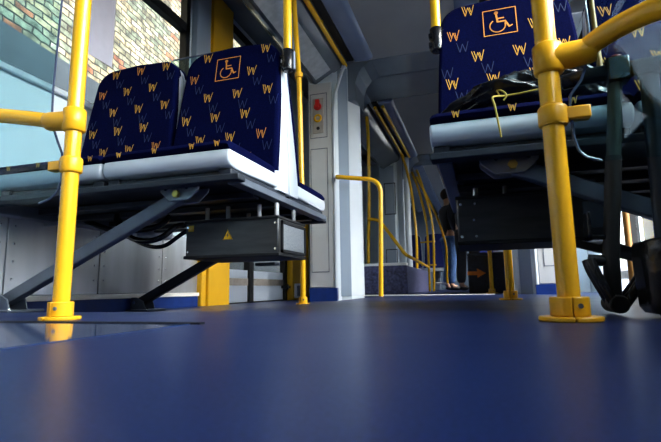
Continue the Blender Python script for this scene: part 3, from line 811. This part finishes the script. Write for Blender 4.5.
# pale strips on the cove, painted in place of window reflections
t = thing('cove_reflection', 'long glossy strip painted as a window reflection on the sloping left ceiling edge', 'painted reflection', (0, 0, 0))
MB().prof([(-1.10, 1.925), (-1.235, 1.852), (-1.245, 1.865), (-1.11, 1.94)], -1.5, 3.60).build('reflection_strip', mat('reflection_grey', (.45, .50, .55), .15), t)
t = thing('cove_reflection', 'long glossy strip painted as a window reflection on the sloping right ceiling edge', 'painted reflection', (0, 0, 0))
MB().prof([(mirx(-1.10), 1.925), (mirx(-1.235), 1.852), (mirx(-1.245), 1.865), (mirx(-1.11), 1.94)], -1.5, 3.60).build('reflection_strip', mat('reflection_grey_2', (.45, .50, .55), .15), t)

# rails at the portal and over the left pedestal
o = MB().tube(fillet([(-1.075, 3.69, .995), (-1.07, 3.62, .985), (-.70, 3.62, .925), (-.725, 3.62, .0)], .11, 8), .0185, 16).build('portal_handrail', M['yellow'], smooth=True)
tag(o, 'yellow handrail from the left portal wall, bending down to the floor', 'handrail')
t = thing('pedestal_handrail', 'yellow pole and sloping rail rising from the left pedestal', 'handrail', (0, 0, 0))
MB().tube(spline([(-1.11, 4.9, .315), (-1.10, 4.9, .62), (-1.07, 4.85, 1.0), (-1.05, 4.8, 1.65), (-1.06, 4.8, 1.93)], 6), .018, 14).build('pole', M['yellow'], t, smooth=True)
MB().tube(fillet([(-1.075, 4.85, .80), (-.96, 4.80, .78), (-.69, 4.78, .40), (-.64, 5.6, .36), (-.64, 6.6, .34)], .06, 6), .018, 14).build('sloping_rail', M['yellow'], t, smooth=True)

# far poles curving up into the ceiling
far = [
 ([(-.80, 6.6, .30), (-.79, 6.6, .8), (-.83, 6.6, 1.4), (-.90, 6.6, 1.8), (-.96, 6.6, 1.99)], 'far yellow pole at the end of the left pedestal'),
 ([(-.745, 7.7, .0), (-.74, 7.7, .8), (-.76, 7.7, 1.2), (-.86, 7.7, 1.7), (-.95, 7.7, 1.99)], 'far yellow bowed pole, second beyond the left pedestal'),
 ([(-.67, 7.6, .0), (-.64, 7.6, .7), (-.66, 7.6, 1.2), (-.80, 7.6, 1.8), (-.86, 7.6, 1.99)], 'far yellow pole standing nearest the blue seats in the distance'),
 ([(-.475, 7.9, .12), (-.47, 7.9, .45), (-.47, 7.9, .75), (-.55, 7.9, 1.1), (-.72, 7.9, 1.55), (-.90, 7.9, 1.95)], 'outermost far pole bowing over the blue seats in the distance'),
]
for pts, lb in far:
    o = MB().tube(spline(pts, 6), .019, 12).build('grab_pole', M['yellow'], smooth=True); tag(o, lb, 'pole')
for z, lb in ((.80, 'upper thin yellow crossbar between the far poles'), (.42, 'lower thin yellow crossbar between the far poles')):
    o = MB().tube([(-.86, 7.75, z), (-.62, 7.65, z)], .012, 10).build('crossbar', M['yellow'], smooth=True); tag(o, lb, 'handrail')
o = MB().tube(spline([(-.66, 7.9, .13), (-.475, 7.9, .12)], 4), .015, 8).build('seat_foot_rail', M['white_trim'], smooth=True); tag(o, 'short pale rail at the foot of the far blue seats', 'handrail')

# a few seats far down the car
def far_seat():
    t = thing('passenger_seat', 'x', 'seat')
    m = MB(); m.loft([[(x, -.10+(z-.5)*.12, z) for x, z in outline(.45)], [(x, -.06+(z-.5)*.12, z) for x, z in outline(.45)]]); m.build('back_cushion', M['blueseat'], t)
    m = MB(); m.box(-.22, .22, -.45, -.10, .42, .47); m.build('seat_cushion', M['blueseat'], t, bevel=.01)
    m = MB(); m.loft([[(x, -.058+(z-.5)*.12, z) for x, z in outline(.40, .012)], [(x, -.03+(z-.5)*.12, z) for x, z in outline(.40, .012)]]); m.box(-.22, .22, -.45, -.03, .36, .419); m.build('shell', M['shell'], t)
    m = MB(); m.box(-.06, .06, -.30, -.16, 0, .36); m.build('pedestal_leg', M['steel_mid'], t, bevel=.01)
    return t
fs = far_seat(); fs.location = (-.72, 9.25, 0); fs['label'] = 'distant blue seat on the left of the aisle, seen between far yellow poles'
dup(fs, (-1.25, 9.25, 0), 0, 'distant blue seat by the left wall, next to the aisle one')
dup(fs, (.20, 9.2, 0), 0, 'distant blue seat on the right of the aisle past the dark pedestal')

# ------------------------------------------------------------------ people far down the car
def person(loc, rz, label, trousers):
    t = thing('person', label, 'person', loc, rz)
    def skin(name, verts, edges, radii, m, sub=2, parent=t):
        me = bpy.data.meshes.new(name); me.from_pydata(verts, edges, []); o = bpy.data.objects.new(name, me); COL.objects.link(o)
        me.materials.append(m); o.parent = parent
        sk = o.modifiers.new('skin', 'SKIN'); sk.use_smooth_shade = True
        for v, r in zip(me.skin_vertices[0].data, radii): v.radius = r
        me.skin_vertices[0].data[0].use_root = True
        s = o.modifiers.new('sub', 'SUBSURF'); s.levels = s.render_levels = sub
        return o
    V = [(0,0,.95),(0,0,1.15),(0,.01,1.38),(0,0,1.50),(0,-.01,1.60),(0,-.01,1.72),
         (.11,0,.88),(.12,-.02,.50),(.12,.03,.09),(.12,-.10,.04), (-.11,0,.88),(-.12,.01,.50),(-.13,.05,.09),(-.13,-.09,.04),
         (.19,0,1.42),(.24,.02,1.15),(.24,-.10,.92),(.24,-.14,.83), (-.19,0,1.42),(-.24,.02,1.15),(-.25,-.08,.92),(-.25,-.12,.83)]
    E = [(0,1),(1,2),(2,3),(3,4),(4,5),(0,6),(6,7),(7,8),(8,9),(0,10),(10,11),(11,12),(12,13),(2,14),(14,15),(15,16),(16,17),(2,18),(18,19),(19,20),(20,21)]
    Rr = [(.15,.11),(.14,.10),(.16,.11),(.05,.05),(.075,.085),(.065,.08),(.085,.085),(.06,.06),(.042,.045),(.04,.03),(.085,.085),(.06,.06),(.042,.045),(.04,.03),(.06,.06),(.045,.045),(.035,.035),(.025,.03),(.06,.06),(.045,.045),(.035,.035),(.025,.03)]
    skin('body', V, E, Rr, M['skin'])
    # trousers
    V2 = [(0,0,.97),(.11,0,.87),(.12,-.02,.50),(.12,.03,.10),(-.11,0,.87),(-.12,.01,.50),(-.13,.05,.10)]
    skin('trousers', V2, [(0,1),(1,2),(2,3),(0,4),(4,5),(5,6)], [(.16,.125),(.105,.10),(.08,.08),(.07,.07),(.105,.10),(.08,.08),(.07,.07)], trousers)
    V3 = [(0,0,.86),(0,0,1.15),(0,.01,1.38),(0,0,1.47),(.19,0,1.42),(.25,.02,1.15),(.24,-.10,.93),(-.19,0,1.42),(-.25,.02,1.15),(-.25,-.08,.93)]
    skin('jacket', V3, [(0,1),(1,2),(2,3),(2,4),(4,5),(5,6),(2,7),(7,8),(8,9)], [(.19,.15),(.165,.125),(.18,.13),(.08,.08),(.085,.08),(.062,.062),(.05,.05),(.085,.08),(.062,.062),(.05,.05)], M['jacket'])
    for s in (-1, 1):
        m = MB(); m.ball((s*.125, -.06 + (.01 if s < 0 else 0), .045), .055, .85, 2.1, .75); m.build('shoe', M['black'], t, smooth=True)
        for i in range(5):
            a = (s*.245 - s*.03 + s*.014*i, -.145-.008*abs(i-2), .80 - (.0 if 0 < i < 4 else -.015))
            L = (.045, .07, .075, .07, .055)[i]
            m = MB(); m.tube([a, (a[0]+s*.002, a[1]-.006, a[2]-L*.55), (a[0], a[1]+.012, a[2]-L)], [.009, .0085, .007], 8); m.build('finger', M['skin'], t, smooth=True)
    m = MB(); m.ball((0, .015, 1.685), .098, .85, 1.0, 1.1, 18); m.build('hair', M['hair'], t, smooth=True)
    m = MB(); m.ball((0, -.095, 1.63), .016, .8, 1.2, 1.4, 8); m.build('nose', M['skin'], t, smooth=True)
    for s in (-1, 1):
        m = MB(); m.ball((s*.03, -.088, 1.66), .011, 1.2, .6, .8, 8); m.build('eye', M['black'], t, smooth=True)
        m = MB(); m.ball((s*.08, 0, 1.64), .024, .35, .8, 1.3, 8); m.build('ear', M['skin'], t, smooth=True)
    m = MB(); m.ball((0, -.09, 1.59), .02, 1.2, .4, .3, 8); m.build('mouth', M['red'], t, smooth=True)
person((-.44, 8.35, 0), math.radians(115), 'distant standing person in blue jeans and dark jacket, beyond the right seats', M['jeans'])
person((-.12, 7.35, 0), math.radians(150), 'distant standing person all in dark clothes, right of the one in jeans', M['jacket'])

# ------------------------------------------------------------------ black bag on the right aisle seat
def bag():
    t = thing('bag', 'crumpled black bag with a yellow cord, lying on the right aisle seat', 'bag', (0, 0, 0))
    from mathutils import noise
    bm = bmesh.new(); bmesh.ops.create_icosphere(bm, subdivisions=5, radius=1)
    for v in bm.verts:
        c = v.co.copy()
        x, y, z = c
        # silhouette: low at the left, high in the middle, slab at the right
        hx = x
        prof = max(.10, 1 - abs((hx-.15)/1.12)**2.6)
        if hx < 0: prof *= (1+hx*.12)
        if hx < 0: prof *= 1-.18*hx*hx
        zz = (z*.5+.5)
        nn = noise.noise(c*2.3)*.22 + noise.noise(c*5.5+Vector((3, 1, 7)))*.16 + abs(noise.noise(c*9))*.12
        X = .130 + x*.285*(1+nn*.10); Y = 1.455 + y*.13*(1+nn) ; Z = .531 + (zz**.7)*.142*prof*(1+nn*.7)
        X = max(-.097, min(.385, X)); Z = max(.5325, Z)
        Y = min(Y, YS + back_y(Z) - .006)
        v.co = (X, Y, Z)
    me = bpy.data.meshes.new('bag_body'); bm.to_mesh(me); bm.free(); me.materials.append(M['nylon'])
    for p in me.polygons: p.use_smooth = True
    o = bpy.data.objects.new('bag_body', me); COL.objects.link(o); o.parent = t
    c = MB(); c.tube(spline([(.20, 1.31, .590), (.15, 1.31, .584), (.10, 1.31, .582), (.075, 1.28, .572), (.064, 1.222, .545), (.068, 1.213, .52), (.074, 1.213, .47), (.078, 1.213, .435)], 6), .0026, 6)
    c.tube(spline([(.085, 1.30, .585), (.078, 1.25, .575), (.09, 1.222, .56), (.098, 1.216, .545), (.090, 1.216, .533)], 6), .0024, 6)
    c.build('drawstring', M['cord'], t, smooth=True)
    m = MB(); m.tube(spline([(.22, 1.45, .66), (.27, 1.42, .69), (.34, 1.42, .67), (.38, 1.44, .60)], 6), .012, 8); m.build('strap', M['nylon'], t, smooth=True)
bag()

# ------------------------------------------------------------------ folded pushchair and dark bag on the right
t = thing('folded_pushchair', 'folded black pushchair frame standing behind the right foreground pole', 'pushchair', (0, 0, 0))
Yp = 1.13
m = MB(); m.tube([(.272, Yp, .012), (.275, Yp, .12), (.300, Yp, .34)], .0165, 16); m.build('lower_tube', M['black'], t, smooth=True)
m = MB(); m.tube([(.300, Yp, .34), (.322, Yp, .545)], .0145, 16); m.build('upper_tube', M['tube_lit'], t, smooth=True)  # same black tube, its lit upper part painted grey-green
m = MB(); m.tube([(.215, Yp+.02, .531), (.26, Yp, .531), (.42, Yp-.01, .535), (.52, Yp-.03, .53)], .018, 12); m.box(.30, .345, Yp-.025, Yp+.02, .505, .56); m.build('handlebar', M['black_gloss'], t, bevel=.004)
m = MB(); m.ball((.322, Yp-.01, .562), .010, 1.3, 1, .7); m.build('release_knob', mat('dark_red', (.18, .02, .015), .5), t, smooth=True)
for a in ([(.232, Yp, .116), (.237, Yp-.005, .092), (.268, Yp-.01, .02)], [(.356, Yp, .125), (.335, Yp-.005, .085), (.285, Yp-.01, .02)]):
    for dy in (-.014, .02):
        m = MB(); m.tube([(x, y+dy, z) for x, y, z in fillet(a, .03, 4)], .0105, 12); m.build('folding_link', M['black_gloss'], t, smooth=True)
m = MB(); m.tube([(.232, Yp, .116), (.27, Yp, .112)], .012, 12); m.build('link_bar', M['black'], t, smooth=True)
m = MB(); m.tube([(.275, Yp-.035, .022), (.275, Yp+.045, .022)], .019, 18); m.build('foot_joint', M['black'], t, bevel=.003)
m = MB(); m.bar((.20, Yp+.03, .160), (.37, Yp+.03, .105), .016, .016); m.build('brace', M['black'], t)
m = MB(); m.box(.235, .275, Yp-.01, Yp+.04, .158, .168); m.box(.235, .242, Yp-.01, Yp+.04, .158, .22); m.build('hook', M['black_gloss'], t, bevel=.002)
o = thing('travel_bag', 'black upright bag at the far right edge, on the floor beside the folded pushchair', 'bag', (.412, 1.0, 0))
m = MB(); m.loft([[(x*s, y*s2, z) for x, y in ((-.105, -.07), (.105, -.07), (.115, -.05), (.115, .06), (.10, .075), (-.10, .075), (-.115, .06), (-.115, -.05))] for z, s, s2 in ((.008, .93, .9), (.02, .99, 1), (.10, 1.02, 1.02), (.135, 1.02, 1), (.142, .99, .97))]); m.build('bag_body', M['nylon'], o, smooth=True)
m = MB(); m.tube(fillet([(-.05, 0, .14), (-.05, 0, .175), (.05, 0, .175), (.05, 0, .14)], .02, 4), .006, 8); m.build('handle', M['black'], o, smooth=True)
for sx in (-.075, .075):
    for sy in (-.03, .03):
        m = MB(); m.tube([(sx-.012, sy, .019), (sx+.012, sy, .019)], .019, 14); m.build('wheel', M['black'], o, smooth=True)
m = MB(); m.box(-.09, .09, -.083, -.068, .075, .13); m.build('front_pocket', M['black_gloss'], o, bevel=.008)
# slate post standing at the right edge
t = thing('slate_post', 'dark slate-blue post at the right edge behind the curved handrail', 'post', (0, 0, 0))
m = MB(); m.tube([(.395, 1.19, 0.0), (.405, 1.19, .55)], .019, 16); m.build('post', M['dkpost'], t, smooth=True)
m = MB(); m.tube([(.405, 1.19, .535), (.406, 1.19, .56)], .023, 16); m.build('cap', M['black_gloss'], t, smooth=True)
m = MB(); m.tube([(.395, 1.19, 0), (.395, 1.19, .012)], .03, 16); m.build('foot', M['black'], t, smooth=True)
# amber grips hanging behind the right seats' gap
t = thing('grab_strap', 'amber hanging strap seen through the right glass screen', 'strap', (.375, 1.45, .60))
m = MB(); m.tube([(0, 0, 0), (.0, 0, .05), (-.004, 0, .25), (-.004, .05, 1.38)], [.008, .009, .007, .007], 10); m.build('strap', M['amber'], t, smooth=True)

# ------------------------------------------------------------------ light
w = bpy.data.worlds.new('world'); SC.world = w; w.use_nodes = True
nt = w.node_tree; bg = nt.nodes['Background']
sky = nt.nodes.new('ShaderNodeTexSky'); sky.sky_type = 'NISHITA'; sky.sun_disc = False
sky.sun_elevation = math.radians(40); sky.sun_rotation = math.radians(100); sky.air_density = 1.0; sky.dust_density = 3.0
hs = nt.nodes.new('ShaderNodeHueSaturation'); hs.inputs['Saturation'].default_value = .45
nt.links.new(sky.outputs[0], hs.inputs['Color']); nt.links.new(hs.outputs[0], bg.inputs[0])
wtc = nt.nodes.new('ShaderNodeTexCoord'); wsp = nt.nodes.new('ShaderNodeSeparateXYZ'); wmr = nt.nodes.new('ShaderNodeMapRange')
nt.links.new(wtc.outputs['Generated'], wsp.inputs[0]); nt.links.new(wsp.outputs['X'], wmr.inputs['Value'])
wmr.inputs['From Min'].default_value = -.3; wmr.inputs['From Max'].default_value = .9; wmr.inputs['To Min'].default_value = .3; wmr.inputs['To Max'].default_value = 1.5
nt.links.new(wmr.outputs[0], bg.inputs[1])   # added: sky strength rises towards the right to brighten the pale seat shells
sun = bpy.data.lights.new('sun', 'SUN'); sun.energy = .85; sun.angle = math.radians(6); sun.color = (1, .94, .84)
so = bpy.data.objects.new('sun', sun); COL.objects.link(so)
so.rotation_euler = (Vector((-.62, .35, -.70))).to_track_quat('-Z', 'Y').to_euler()

# ------------------------------------------------------------------ camera
yaw, pitch, roll = math.radians(17.31), math.radians(8.32), math.radians(.9)
fw = Vector((-math.sin(yaw)*math.cos(pitch), math.cos(yaw)*math.cos(pitch), math.sin(pitch)))
r0 = Vector((math.cos(yaw), math.sin(yaw), 0)); u0 = r0.cross(fw)
rt = math.cos(roll)*r0 - math.sin(roll)*u0; up = math.sin(roll)*r0 + math.cos(roll)*u0
cam = bpy.data.cameras.new('camera'); co = bpy.data.objects.new('camera', cam); COL.objects.link(co)
mx = Matrix((rt, up, -fw)).transposed().to_4x4(); mx.translation = Vector((0, 0, .062)); co.matrix_world = mx
cam.sensor_width = 36; cam.lens = 465/661*36; cam.clip_start = .01; cam.clip_end = 200
cam.dof.use_dof = True; cam.dof.focus_distance = 1.75; cam.dof.aperture_fstop = 8.0
SC.camera = co
SC.view_settings.view_transform = 'Standard'
SC.view_settings.look = 'Medium High Contrast'
SC.view_settings.exposure = .15
